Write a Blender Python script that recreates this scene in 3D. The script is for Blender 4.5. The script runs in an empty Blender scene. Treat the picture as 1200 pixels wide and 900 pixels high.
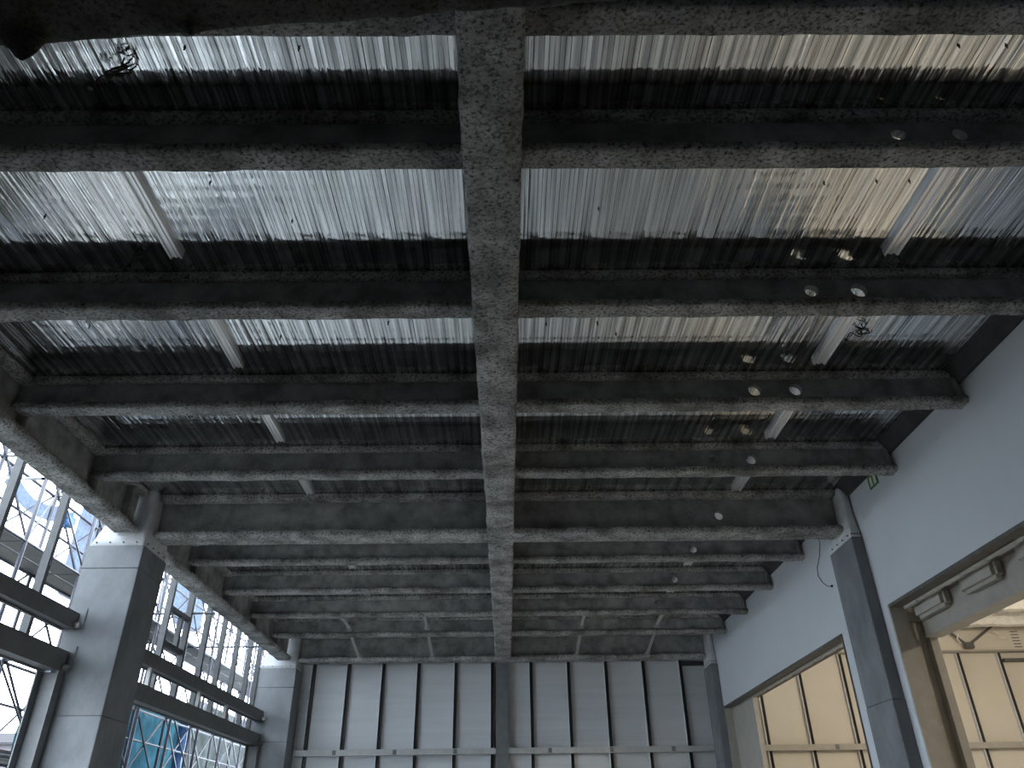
import bpy, bmesh, math, random
from mathutils import Vector, Matrix, noise

random.seed(7)
sc = bpy.context.scene
C = sc.collection

# ------------------------------------------------------------------ camera
F_PX = 882.77
pitch, roll, yaw = math.radians(31.23), math.radians(-0.767), math.radians(0.708)
fw = Vector((math.sin(yaw) * math.cos(pitch), math.cos(yaw) * math.cos(pitch), math.sin(pitch)))
rt = Vector((math.cos(yaw), -math.sin(yaw), 0))
up = rt.cross(fw)
rt2 = math.cos(roll) * rt + math.sin(roll) * up
up2 = -math.sin(roll) * rt + math.cos(roll) * up
cam = bpy.data.cameras.new('camera')
cam.sensor_width = 36.0
cam.lens = F_PX / 1200 * 36.0
cam.clip_end = 400
co = bpy.data.objects.new('camera', cam)
C.objects.link(co)
m = Matrix((rt2, up2, -fw)).transposed().to_4x4()
m.translation = Vector((0, 0, 1.6))
co.matrix_world = m
sc.camera = co

# ------------------------------------------------------------------ sky, exposure
world = bpy.data.worlds.new('overcast_sky')
sc.world = world
world.use_nodes = True
bg = world.node_tree.nodes['Background']
bg.inputs['Color'].default_value = (0.76, 0.88, 1.0, 1)
bg.inputs['Strength'].default_value = 14.5
sc.view_settings.view_transform = 'Standard'
sc.view_settings.look = 'None'
sc.view_settings.gamma = 1.0
sc.view_settings.use_curve_mapping = False
sc.view_settings.exposure = 0.0
sc.cycles.diffuse_bounces = 5
sc.cycles.glossy_bounces = 5
sc.cycles.max_bounces = 10
sc.cycles.sample_clamp_indirect = 6.0
sc.cycles.use_denoising = True

# ------------------------------------------------------------------ materials
def mat(name, c1, c2=None, scale=6.0, rough=0.8, bump=0.0, bscale=40.0, metal=0.0, stretch=(1, 1, 1), detail=6.0,
        contrast=(0.35, 0.65), bdist=0.01, spec=0.5):
    M = bpy.data.materials.new(name)
    M.use_nodes = True
    nt = M.node_tree
    b = nt.nodes['Principled BSDF']
    b.inputs['Roughness'].default_value = rough
    b.inputs['Metallic'].default_value = metal
    b.inputs['Specular IOR Level'].default_value = spec
    b.inputs['Base Color'].default_value = (*c1, 1)
    tc = nt.nodes.new('ShaderNodeTexCoord')
    mp = nt.nodes.new('ShaderNodeMapping')
    mp.inputs['Scale'].default_value = stretch
    nt.links.new(tc.outputs['Object'], mp.inputs['Vector'])
    if c2 is not None:
        n = nt.nodes.new('ShaderNodeTexNoise')
        n.inputs['Scale'].default_value = scale
        n.inputs['Detail'].default_value = detail
        n.inputs['Roughness'].default_value = 0.65
        nt.links.new(mp.outputs['Vector'], n.inputs['Vector'])
        r = nt.nodes.new('ShaderNodeValToRGB')
        r.color_ramp.elements[0].position = contrast[0]
        r.color_ramp.elements[1].position = contrast[1]
        r.color_ramp.elements[0].color = (*c1, 1)
        r.color_ramp.elements[1].color = (*c2, 1)
        nt.links.new(n.outputs['Fac'], r.inputs['Fac'])
        nt.links.new(r.outputs['Color'], b.inputs['Base Color'])
    if bump > 0:
        n2 = nt.nodes.new('ShaderNodeTexNoise')
        n2.inputs['Scale'].default_value = bscale
        n2.inputs['Detail'].default_value = 5.0
        nt.links.new(mp.outputs['Vector'], n2.inputs['Vector'])
        bp = nt.nodes.new('ShaderNodeBump')
        bp.inputs['Strength'].default_value = bump
        bp.inputs['Distance'].default_value = bdist
        nt.links.new(n2.outputs['Fac'], bp.inputs['Height'])
        nt.links.new(bp.outputs['Normal'], b.inputs['Normal'])
    return M

def spray_mat(name, c1, c2, c3):
    """sprayed fibrous fireproofing: blotches, crumbly grain, pits"""
    M = mat(name, c1, c2, scale=2.2, rough=0.95, contrast=(0.36, 0.66), spec=0.15)
    nt = M.node_tree
    b = nt.nodes['Principled BSDF']
    tc = [n for n in nt.nodes if n.type == 'TEX_COORD'][0]
    ramp = [n for n in nt.nodes if n.type == 'VALTORGB'][0]
    g = nt.nodes.new('ShaderNodeTexNoise')
    g.inputs['Scale'].default_value = 34
    g.inputs['Detail'].default_value = 7
    g.inputs['Roughness'].default_value = 0.7
    mp = nt.nodes.new('ShaderNodeMapping')
    mp.inputs['Rotation'].default_value = (0, 0, 0.6)
    mp.inputs['Scale'].default_value = (0.9, 1.1, 1)
    nt.links.new(tc.outputs['Object'], mp.inputs['Vector'])
    nt.links.new(mp.outputs['Vector'], g.inputs['Vector'])
    pit = nt.nodes.new('ShaderNodeValToRGB')
    pit.color_ramp.elements[0].position = 0.36
    pit.color_ramp.elements[1].position = 0.53
    nt.links.new(g.outputs['Fac'], pit.inputs['Fac'])
    mx = nt.nodes.new('ShaderNodeMix')
    mx.data_type = 'RGBA'
    mx.inputs[6].default_value = (*c3, 1)
    nt.links.new(pit.outputs['Color'], mx.inputs[0])
    nt.links.new(ramp.outputs['Color'], mx.inputs[7])
    nt.links.new(mx.outputs[2], b.inputs['Base Color'])
    bp = nt.nodes.new('ShaderNodeBump')
    bp.inputs['Strength'].default_value = 0.9
    bp.inputs['Distance'].default_value = 0.03
    nt.links.new(g.outputs['Fac'], bp.inputs['Height'])
    nt.links.new(bp.outputs['Normal'], b.inputs['Normal'])
    return M

def deck_mat():
    M = bpy.data.materials.new('galvanised_deck')
    M.use_nodes = True
    nt = M.node_tree
    b = nt.nodes['Principled BSDF']
    b.inputs['Metallic'].default_value = 1.0
    b.inputs['Roughness'].default_value = 0.13
    tc = nt.nodes.new('ShaderNodeTexCoord')
    def nz(scale, st, detail=3.0):
        mp = nt.nodes.new('ShaderNodeMapping')
        mp.inputs['Scale'].default_value = st
        nt.links.new(tc.outputs['Object'], mp.inputs['Vector'])
        n = nt.nodes.new('ShaderNodeTexNoise')
        n.inputs['Scale'].default_value = scale
        n.inputs['Detail'].default_value = detail
        nt.links.new(mp.outputs['Vector'], n.inputs['Vector'])
        return n
    tone = nz(16, (1, 0.025, 1), 6)                     # rolled streaks in the zinc
    ramp = nt.nodes.new('ShaderNodeValToRGB')
    ramp.color_ramp.elements[0].position = 0.36
    ramp.color_ramp.elements[1].position = 0.64
    ramp.color_ramp.elements[0].color = (0.34, 0.355, 0.36, 1)
    ramp.color_ramp.elements[1].color = (0.90, 0.91, 0.92, 1)
    nt.links.new(tone.outputs['Fac'], ramp.inputs['Fac'])
    nt.links.new(ramp.outputs['Color'], b.inputs['Base Color'])
    rr = nt.nodes.new('ShaderNodeMapRange')
    rr.inputs['To Min'].default_value = 0.05
    rr.inputs['To Max'].default_value = 0.16
    r2 = nz(14, (1, 0.05, 1), 3)
    nt.links.new(r2.outputs['Fac'], rr.inputs['Value'])
    nt.links.new(rr.outputs['Result'], b.inputs['Roughness'])
    streak = nz(22, (1, 0.02, 1), 2)                  # long rolling lines
    dents = nz(9, (0.9, 0.55, 1), 2)                   # shallow dents
    b1 = nt.nodes.new('ShaderNodeBump')
    b1.inputs['Strength'].default_value = 1.0
    b1.inputs['Distance'].default_value = 0.006
    nt.links.new(streak.outputs['Fac'], b1.inputs['Height'])
    b2 = nt.nodes.new('ShaderNodeBump')
    b2.inputs['Strength'].default_value = 1.0
    b2.inputs['Distance'].default_value = 0.0035
    nt.links.new(dents.outputs['Fac'], b2.inputs['Height'])
    nt.links.new(b1.outputs['Normal'], b2.inputs['Normal'])
    wv = nt.nodes.new('ShaderNodeTexWave')             # faint roll-former ripple across the sheets
    wv.wave_type = 'BANDS'
    wv.bands_direction = 'Y'
    wv.inputs['Scale'].default_value = 2.09
    wv.inputs['Distortion'].default_value = 0.6
    nt.links.new(tc.outputs['Object'], wv.inputs['Vector'])
    msk = nz(5, (1, 0.5, 1), 2)
    mul = nt.nodes.new('ShaderNodeMath')
    mul.operation = 'MULTIPLY'
    nt.links.new(wv.outputs['Fac'], mul.inputs[0])
    nt.links.new(msk.outputs['Fac'], mul.inputs[1])
    b3 = nt.nodes.new('ShaderNodeBump')
    b3.inputs['Strength'].default_value = 1.0
    b3.inputs['Distance'].default_value = 0.0016
    nt.links.new(mul.outputs[0], b3.inputs['Height'])
    nt.links.new(b2.outputs['Normal'], b3.inputs['Normal'])
    nt.links.new(b3.outputs['Normal'], b.inputs['Normal'])
    return M

def sheet_mat(name, col, alpha, scale=3.0):
    """thin woven site sheeting: part see-through, part translucent"""
    M = bpy.data.materials.new(name)
    M.use_nodes = True
    nt = M.node_tree
    nt.nodes.remove(nt.nodes['Principled BSDF'])
    out = [n for n in nt.nodes if n.type == 'OUTPUT_MATERIAL'][0]
    tr = nt.nodes.new('ShaderNodeBsdfTransparent')
    tl = nt.nodes.new('ShaderNodeBsdfTranslucent')
    df = nt.nodes.new('ShaderNodeBsdfDiffuse')
    tc = nt.nodes.new('ShaderNodeTexCoord')
    n = nt.nodes.new('ShaderNodeTexNoise')
    n.inputs['Scale'].default_value = scale
    n.inputs['Detail'].default_value = 6
    nt.links.new(tc.outputs['Object'], n.inputs['Vector'])
    r = nt.nodes.new('ShaderNodeValToRGB')
    r.color_ramp.elements[0].position = 0.35
    r.color_ramp.elements[1].position = 0.7
    r.color_ramp.elements[0].color = (*[c * 0.75 for c in col], 1)
    r.color_ramp.elements[1].color = (*[min(1, c * 1.35) for c in col], 1)
    nt.links.new(n.outputs['Fac'], r.inputs['Fac'])
    nt.links.new(r.outputs['Color'], tl.inputs['Color'])
    nt.links.new(r.outputs['Color'], df.inputs['Color'])
    m1 = nt.nodes.new('ShaderNodeMixShader')
    m1.inputs[0].default_value = 0.5
    nt.links.new(tl.outputs[0], m1.inputs[1])
    nt.links.new(df.outputs[0], m1.inputs[2])
    m2 = nt.nodes.new('ShaderNodeMixShader')
    m2.inputs[0].default_value = alpha
    nt.links.new(tr.outputs[0], m2.inputs[1])
    nt.links.new(m1.outputs[0], m2.inputs[2])
    nt.links.new(m2.outputs[0], out.inputs['Surface'])
    return M

def emit_mat(name, col, s):
    M = bpy.data.materials.new(name)
    M.use_nodes = True
    b = M.node_tree.nodes['Principled BSDF']
    b.inputs['Base Color'].default_value = (0.9, 0.9, 0.9, 1)
    b.inputs['Emission Color'].default_value = (*col, 1)
    b.inputs['Emission Strength'].default_value = s
    return M

SPRAY = spray_mat('sprayed_fireproofing', (0.20, 0.198, 0.19), (0.62, 0.615, 0.60), (0.045, 0.044, 0.042))
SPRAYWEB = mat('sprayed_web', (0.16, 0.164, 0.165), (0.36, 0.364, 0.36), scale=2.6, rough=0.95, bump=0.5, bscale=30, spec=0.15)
SPRAYD = spray_mat('shaded_spray', (0.05, 0.049, 0.046), (0.13, 0.128, 0.12), (0.025, 0.024, 0.022))  # same coating, colour darkened to show the skew beam out of the light
DECK = deck_mat()
SLAB = mat('slab_concrete', (0.12, 0.12, 0.12), rough=0.9)
FLOOR = mat('floor_concrete', (0.40, 0.40, 0.39), (0.56, 0.56, 0.54), scale=0.6, rough=0.75, detail=8)
FLOORD = mat('dimming_floor', (0.06, 0.06, 0.06), (0.10, 0.10, 0.098), scale=0.8, rough=0.8, detail=8)  # dark colour chosen to cut bounce light onto the near beams
WALLP = mat('painted_wall', (0.56, 0.585, 0.62), (0.60, 0.625, 0.66), scale=0.7, rough=0.55, contrast=(0.3, 0.7))
PANEL = mat('grey_wall_panel', (0.50, 0.515, 0.53), (0.56, 0.575, 0.59), scale=1.0, rough=0.5, stretch=(0.2, 1, 6), bump=0.05, bscale=8)
DARKST = mat('dark_stud_steel', (0.035, 0.037, 0.04), rough=0.6)
LIPST = mat('pale_stud_edge', (0.62, 0.63, 0.64), rough=0.5)
STEEL = mat('grey_primed_steel', (0.11, 0.113, 0.117), (0.15, 0.153, 0.157), scale=5, rough=0.55)
POST = mat('dull_window_post', (0.035, 0.036, 0.038), (0.055, 0.056, 0.058), scale=5, rough=0.6)
GIRT = mat('dark_primed_girt', (0.10, 0.102, 0.10), (0.13, 0.13, 0.127), scale=5, rough=0.6)
GIRTL = mat('light_primed_girt', (0.36, 0.36, 0.35), (0.44, 0.44, 0.43), scale=6, rough=0.6)
CASE = mat('cement_board_casing', (0.135, 0.142, 0.152), (0.205, 0.214, 0.224), scale=2.0, rough=0.75, bump=0.15, bscale=12, stretch=(1, 1, 0.6))
WRAP = mat('wrap_blanket', (0.48, 0.49, 0.50), (0.60, 0.61, 0.62), scale=5, rough=0.8, bump=0.4, bscale=9, bdist=0.03)
STRIP = mat('white_channel', (0.92, 0.92, 0.93), rough=0.28, metal=0.6)
TRIMD = mat('dark_frame_trim', (0.075, 0.07, 0.062), (0.12, 0.11, 0.10), scale=8, rough=0.6)
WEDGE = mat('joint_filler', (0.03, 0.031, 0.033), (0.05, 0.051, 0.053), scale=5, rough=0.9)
HALLP = mat('cream_hall_panel', (0.62, 0.58, 0.50), (0.66, 0.62, 0.54), scale=1.0, rough=0.6)
HALLST = mat('hall_primed_steel', (0.34, 0.32, 0.28), (0.40, 0.375, 0.33), scale=4, rough=0.6)
HALLW = mat('hall_blanket', (0.72, 0.70, 0.65), (0.85, 0.83, 0.78), scale=6, rough=0.7, bump=0.9, bscale=10, bdist=0.05)
HALLSTUD = mat('hall_stud', (0.10, 0.10, 0.095), rough=0.6)
CABLE = mat('black_cable', (0.012, 0.012, 0.013), rough=0.5)
PIPE = mat('scaffold_pipe', (0.014, 0.014, 0.022), (0.03, 0.03, 0.045), scale=5, rough=0.5)
PLANK = mat('scaffold_plank', (0.035, 0.036, 0.038), (0.06, 0.06, 0.06), scale=6, rough=0.6)
TEAL = sheet_mat('teal_sheeting', (0.045, 0.115, 0.15), 0.88, 2.5)
GREYNET = sheet_mat('grey_green_net', (0.09, 0.10, 0.095), 0.86, 2.0)
BLUENET = sheet_mat('pale_blue_net', (0.05, 0.085, 0.15), 0.82, 12)
BLUET = mat('blue_tarpaulin', (0.01, 0.05, 0.14), (0.015, 0.07, 0.18), scale=8, rough=0.5)
RED = mat('red_paint', (0.15, 0.008, 0.01), rough=0.5)
GROUND = mat('site_ground', (0.10, 0.095, 0.085), (0.15, 0.14, 0.125), scale=0.5, rough=0.95)
LEAF = mat('leaf_green', (0.02, 0.03, 0.016), (0.035, 0.05, 0.028), scale=3, rough=0.7)
BARK = mat('bark', (0.10, 0.08, 0.06), rough=0.9)
HOUSEW = mat('house_wall', (0.07, 0.062, 0.066), rough=0.8)
HOUSEG = mat('house_glass', (0.05, 0.06, 0.08), rough=0.2)
SIGNG = mat('sign_green', (0.05, 0.16, 0.05), rough=0.5)
SIGNW = mat('sign_white', (0.55, 0.60, 0.50), rough=0.5)

# ------------------------------------------------------------------ helpers
def mesh_obj(name, verts, faces, material, parent=None, smooth=False):
    me = bpy.data.meshes.new(name)
    me.from_pydata([tuple(v) for v in verts], [], faces)
    me.materials.append(material)
    if smooth:
        me.polygons.foreach_set('use_smooth', [True] * len(me.polygons))
    me.update()
    o = bpy.data.objects.new(name, me)
    C.objects.link(o)
    if parent is not None:
        adopt(o, parent)
    return o

def adopt(o, parent):
    o.parent = parent
    o.matrix_parent_inverse = Matrix.Translation(-parent.location)

def tag(o, label=None, cat=None, group=None, kind=None):
    if label: o['label'] = label
    if cat: o['category'] = cat
    if group: o['group'] = group
    if kind: o['kind'] = kind
    elif cat: o['kind'] = 'thing'
    return o

def thing(name, loc, label, cat, group=None):
    o = bpy.data.objects.new(name, None)
    o.empty_display_size = 0.1
    C.objects.link(o)
    o.location = loc
    return tag(o, label, cat, group)

class MB:
    """collects shapes into one mesh"""
    def __init__(s): s.v, s.f = [], []
    def add(s, vs, fs):
        k = len(s.v)
        s.v += [tuple(v) for v in vs]
        s.f += [tuple(i + k for i in f) for f in fs]
        return s
    def box(s, x0, x1, y0, y1, z0, z1):
        vs = [(x, y, z) for z in (z0, z1) for y in (y0, y1) for x in (x0, x1)]
        return s.add(vs, [(0, 2, 3, 1), (4, 5, 7, 6), (0, 1, 5, 4), (2, 6, 7, 3), (0, 4, 6, 2), (1, 3, 7, 5)])
    def bar(s, p, q, r, n=6):
        p, q = Vector(p), Vector(q)
        d = (q - p).normalized()
        a = d.orthogonal().normalized()
        b = d.cross(a)
        vs = []
        for c in (p, q):
            for i in range(n):
                t = 2 * math.pi * i / n
                vs.append(c + a * r * math.cos(t) + b * r * math.sin(t))
        fs = [(i, (i + 1) % n, n + (i + 1) % n, n + i) for i in range(n)]
        fs += [tuple(range(n))[::-1], tuple(range(n, 2 * n))]
        return s.add(vs, fs)
    def tube(s, pts, r, n=6):
        pts = [Vector(p) for p in pts]
        vs, fs = [], []
        a = None
        for i, p in enumerate(pts):
            d = (pts[min(i + 1, len(pts) - 1)] - pts[max(i - 1, 0)]).normalized()
            if a is None: a = d.orthogonal().normalized()
            a = (a - d * a.dot(d)).normalized()
            b = d.cross(a)
            for k in range(n):
                t = 2 * math.pi * k / n
                vs.append(p + a * r * math.cos(t) + b * r * math.sin(t))
        for i in range(len(pts) - 1):
            for k in range(n):
                fs.append((i * n + k, i * n + (k + 1) % n, (i + 1) * n + (k + 1) % n, (i + 1) * n + k))
        fs += [tuple(range(n))[::-1], tuple(range((len(pts) - 1) * n, len(pts) * n))]
        return s.add(vs, fs)
    def build(s, name, material, parent=None, smooth=False):
        return mesh_obj(name, s.v, s.f, material, parent, smooth)

def boxo(name, x0, x1, y0, y1, z0, z1, material, parent=None, bevel=0.0):
    """box with small chamfered edges"""
    bm = bmesh.new()
    bmesh.ops.create_cube(bm, size=1.0)
    for v in bm.verts:
        v.co = Vector((x0 if v.co.x < 0 else x1, y0 if v.co.y < 0 else y1, z0 if v.co.z < 0 else z1))
    if bevel > 0:
        bmesh.ops.bevel(bm, geom=list(bm.edges), offset=bevel, segments=2, affect='EDGES')
    me = bpy.data.meshes.new(name)
    bm.to_mesh(me)
    bm.free()
    me.materials.append(material)
    o = bpy.data.objects.new(name, me)
    C.objects.link(o)
    if parent is not None: adopt(o, parent)
    return o

ORD = ['first', 'second', 'third', 'fourth', 'fifth', 'sixth', 'seventh', 'eighth', 'ninth', 'tenth', 'eleventh', 'twelfth']

# ------------------------------------------------------------------ sprayed beams
def rough_bar(name, axis, a0, a1, c, w, z0, z1, material, parent, amp=0.011, r=0.042, step=0.055, round_end=(1, 1), lump=0.0):
    """a flange thick with sprayed coating: rounded section swept along x or y with an uneven skin"""
    prof = []
    hw = w / 2
    for (sx, sz, t0) in ((1, -1, -90), (1, 1, 0), (-1, 1, 90), (-1, -1, 180)):
        cx, cz = sx * (hw - r), (z0 + r) if sz < 0 else (z1 - r)
        for k in range(4):
            t = math.radians(t0 + 30 * k)
            prof.append((cx + r * math.cos(t), cz + r * math.sin(t), math.cos(t), math.sin(t)))
    # more points on the wide under face
    full = []
    for i, p in enumerate(prof):
        full.append(p)
        q = prof[(i + 1) % len(prof)]
        d = math.hypot(q[0] - p[0], q[1] - p[1])
        n = int(d / 0.06)
        for k in range(1, n + 1):
            t = k / (n + 1)
            nx, nz = p[2] + (q[2] - p[2]) * t, p[3] + (q[3] - p[3]) * t
            L = math.hypot(nx, nz) or 1
            full.append((p[0] + (q[0] - p[0]) * t, p[1] + (q[1] - p[1]) * t, nx / L, nz / L))
    N = len(full)
    zc = (z0 + z1) / 2
    nr = max(2, int((a1 - a0) / step))
    vs, fs = [], []
    for i in range(nr + 1):
        t = a0 + (a1 - a0) * i / nr
        e = 1.0
        for side, d in ((0, t - a0), (1, a1 - t)):
            if round_end[side] and d < 0.07:
                e = min(e, 0.55 + 0.45 * math.sqrt(max(0.0, 1 - (1 - d / 0.07) ** 2)))
        for (x, z, nx, nz) in full:
            x, z = x * (0.6 + 0.4 * e), zc + (z - zc) * e
            P = Vector((t, c + x, z)) if axis == 'x' else Vector((c + x, t, z))
            nn = noise.noise(P * 1.3) * 0.7 + noise.noise(P * 5.0) * 0.7 + noise.noise(P * 17.0) * 0.45
            dd = amp * nn
            if nz < -0.2: dd += lump * max(0.0, noise.noise(P * 2.2) - 0.15)
            if axis == 'x': P += Vector((0, nx * dd, nz * dd))
            else: P += Vector((nx * dd, 0, nz * dd))
            vs.append(P)
    for i in range(nr):
        for k in range(N):
            f = (i * N + k, i * N + (k + 1) % N, (i + 1) * N + (k + 1) % N, (i + 1) * N + k)
            fs.append(f if axis == 'y' else f[::-1])
    fs.append(tuple(range(N)) if axis == 'y' else tuple(range(N))[::-1])
    fs.append(tuple(range(nr * N, nr * N + N))[::-1] if axis == 'y' else tuple(range(nr * N, nr * N + N)))
    return mesh_obj(name, vs, fs, material, parent, True)

def web_plate(name, axis, a0, a1, c, t, z0, z1, material, parent, holes=()):
    """web slab; each hole = (position along, z, radius) is a real opening through the slab"""
    B = MB()
    cuts = [a0]
    for (h, hz, r) in sorted(holes):
        cuts += [h - 0.16, h + 0.16]
    cuts.append(a1)
    def P(a, side, z):
        return (a, c + side * t / 2, z) if axis == 'x' else (c + side * t / 2, a, z)
    def slab(u0, u1):
        vs = [P(a, s, z) for z in (z0, z1) for s in (-1, 1) for a in (u0, u1)]
        B.add(vs, [(0, 2, 3, 1), (4, 5, 7, 6), (0, 1, 5, 4), (2, 6, 7, 3), (0, 4, 6, 2), (1, 3, 7, 5)])
    for i in range(0, len(cuts), 2):
        slab(cuts[i], cuts[i + 1])
    for (h, hz, r) in sorted(holes):
        n = 16
        outer, inner = [], []
        for k in range(n):
            a = 2 * math.pi * (k + 0.5) / n
            ca, sa = math.cos(a), math.sin(a)
            q = 0.16 / max(abs(ca), 1e-6)
            hh = (z1 - hz) if sa > 0 else (hz - z0)
            q2 = hh / max(abs(sa), 1e-6)
            L = min(q, q2)
            outer.append((h + L * ca, hz + L * sa))
            j = 1 + 0.10 * noise.noise(Vector((h * 3 + ca, c * 2 + sa, 0.3)))
            inner.append((h + r * j * ca, hz + r * j * sa))
        # corners of the square cell join the ring by small triangles
        vs = []
        for s in (-1, 1):
            vs += [P(a, s, z) for (a, z) in outer] + [P(a, s, z) for (a, z) in inner]
        for (a, z) in ((h - 0.16, z0), (h + 0.16, z0), (h + 0.16, z1), (h - 0.16, z1)):
            vs += [P(a, -1, z), P(a, 1, z)]
        fs = []
        for k in range(n):
            k2 = (k + 1) % n
            fs.append((k, k2, n + k2, n + k))
            fs.append((2 * n + k, 3 * n + k, 3 * n + k2, 2 * n + k2))
            fs.append((n + k, n + k2, 3 * n + k2, 3 * n + k))
            am = 2 * math.pi * (k + 1) / n
            o1, o2 = outer[k], outer[k2]
            if abs(o1[0] - o2[0]) > 1e-5 and abs(o1[1] - o2[1]) > 1e-5:
                ci = {(False, False): 0, (True, False): 1, (True, True): 2, (False, True): 3}[(math.cos(am) > 0, math.sin(am) > 0)]
                fs.append((k, 4 * n + 2 * ci, k2))
                fs.append((2 * n + k, 2 * n + k2, 4 * n + 2 * ci + 1))
        B.add(vs, fs)
    return B.build(name, material, parent)

def sprayed_beam(name, label, axis, a0, a1, c, w, zb, zt, tf, tw, group, cat='beam', holes=(), amp=0.011, stiff=(), round_end=(1, 1), r=0.042, tft=None):
    mid = (a0 + a1) / 2
    loc = (mid, c, zb) if axis == 'x' else (c, mid, zb)
    t = thing(name, loc, label, cat, group)
    tft = tft or tf * 0.95
    rough_bar('bottom_flange', axis, a0, a1, c, w, zb, zb + tf, SPRAY, t, amp, r, round_end=round_end)
    rough_bar('top_flange', axis, a0, a1, c, w * 0.96, zt - tft, zt + 0.004, SPRAY, t, amp * 0.6, 0.03, step=0.08, round_end=(0, 0))
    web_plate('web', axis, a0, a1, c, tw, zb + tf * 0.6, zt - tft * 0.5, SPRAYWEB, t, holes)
    for s in stiff:
        if axis == 'x':
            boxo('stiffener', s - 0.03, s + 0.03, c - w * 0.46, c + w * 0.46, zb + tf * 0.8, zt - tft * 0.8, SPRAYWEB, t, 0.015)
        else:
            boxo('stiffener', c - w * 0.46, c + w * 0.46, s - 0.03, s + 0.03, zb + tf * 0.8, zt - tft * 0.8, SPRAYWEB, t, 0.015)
    return t

ZD, ZB, ZG = 6.68, 6.20, 5.925          # deck underside, cross beam soffit, girder soffit
XW = 5.79                               # right wall face
GX, GW = -0.075, 0.44                   # central girder

# ------------------------------------------------------------------ the setting
def structure(o): o['kind'] = 'structure'; return o

structure(boxo('floor', -6.9, 20, 5.0, 23, -0.2, 0, FLOOR))
structure(boxo('floor_dimmer', -6.9, 20, -6, 5.0, -0.2, 0, FLOORD))  # unseen dark floor zone, added to dim the beams nearest the camera
structure(boxo('ground', -120, -6.9, -40, 160, -0.25, -0.05, GROUND))
slab = structure(boxo('ceiling', -6.6, 5.95, -6, 22.9, ZD + 0.03, ZD + 0.2, SLAB))

# metal deck: separate ribbed sheets side by side
def deck_mesh(seed):
    rnd = random.Random(seed)
    W, n = 0.517, 13
    p = W / n
    prof = []
    for i in range(n):
        x = i * p
        a, b, c = [rnd.uniform(-0.0007, 0.0007) for _ in range(3)]
        gd, gw = rnd.choice((0.0012, 0.002, 0.0035, 0.005)), rnd.uniform(0.0015, 0.0035)
        k = p * rnd.uniform(0.35, 0.65)
        prof += [(x + gw, a), (x + k, b), (x + p - gw, c), (x + p - 0.0004, gd)]
    prof = [(0, 0.028)] + prof[:-1] + [(W, 0.0), (W, 0.028)]
    ys = [0.2 + k * (22.3 - 0.2) / 2 for k in range(3)]
    vs = [(x, y, z) for y in ys for (x, z) in prof]
    N = len(prof)
    fs = [(j * N + i, (j + 1) * N + i, (j + 1) * N + i + 1, j * N + i + 1) for j in range(2) for i in range(N - 1)]
    me = bpy.data.meshes.new('deck_sheet')
    me.from_pydata(vs, [], fs)
    me.materials.append(DECK)
    return me
variants = [deck_mesh(s) for s in range(6)]
for i in range(-12, 11):
    o = bpy.data.objects.new('deck_sheet', variants[(i * 5 + 3) % 6])
    C.objects.link(o)
    o.location = (i * 0.52 + 0.0015, 0, ZD)
    o.parent = slab

# small cast-in anchors showing under the deck
anch = MB().bar((0, 0, 0.02), (0, 0, -0.028), 0.006, 8).bar((0, 0, 0.02), (0, 0, -0.004), 0.011, 8)
ame = bpy.data.meshes.new('deck_anchor')
ame.from_pydata(anch.v, [], anch.f)
ame.materials.append(CABLE)
for (x, y) in ((-2.79, 3.52), (-2.36, 3.51), (-1.515, 3.52), (-2.62, 4.85), (-4.32, 5.28), (-2.01, 5.35), (-4.73, 7.04), (-2.61, 7.27),
               (-1.32, 7.01), (2.92, 4.89), (3.39, 4.87), (3.69, 4.87), (0.49, 7.05), (1.08, 7.05), (1.32, 7.26), (-4.72, 9.09), (3.38, 8.05),
               (4.08, 5.94), (3.44, 3.51), (3.8, 3.51), (1.54, 5.73), (2.25, 5.71), (2.33, 5.73), (2.62, 5.9), (0.9, 5.2), (-0.9, 5.75)):
    o = bpy.data.objects.new('deck_anchor', ame)
    C.objects.link(o)
    o.location = (x, y, ZD)
    o.parent = slab

# right wall with two tall openings
O1, O2, OZ = (3.25, 11.45), (13.30, 21.50), 4.575
wr = MB()
wr.box(XW, XW + 0.12, -6, 22.75, OZ, ZD + 0.03)
wr.box(XW, XW + 0.12, -6, O1[0], 0, OZ)
wr.box(XW, XW + 0.12, O1[1], O2[0], 0, OZ)
wr.box(XW, XW + 0.12, O2[1], 22.75, 0, OZ)
wr = structure(wr.build('wall_right', WALLP))
structure(boxo('wall_back', -6.9, 20, -6.2, -6, 0, ZD + 0.2, WALLP))
structure(boxo('wall_left', -6.9, -6.7, -6, 7.6, 0, ZD + 0.2, WALLP))
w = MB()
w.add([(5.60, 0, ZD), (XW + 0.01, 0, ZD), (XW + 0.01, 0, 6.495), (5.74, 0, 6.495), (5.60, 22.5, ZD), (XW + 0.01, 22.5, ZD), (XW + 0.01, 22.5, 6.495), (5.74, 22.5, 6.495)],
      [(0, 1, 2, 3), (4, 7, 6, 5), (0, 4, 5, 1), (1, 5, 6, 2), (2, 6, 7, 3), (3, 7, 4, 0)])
structure(w.build('trim_1', WEDGE))

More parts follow.
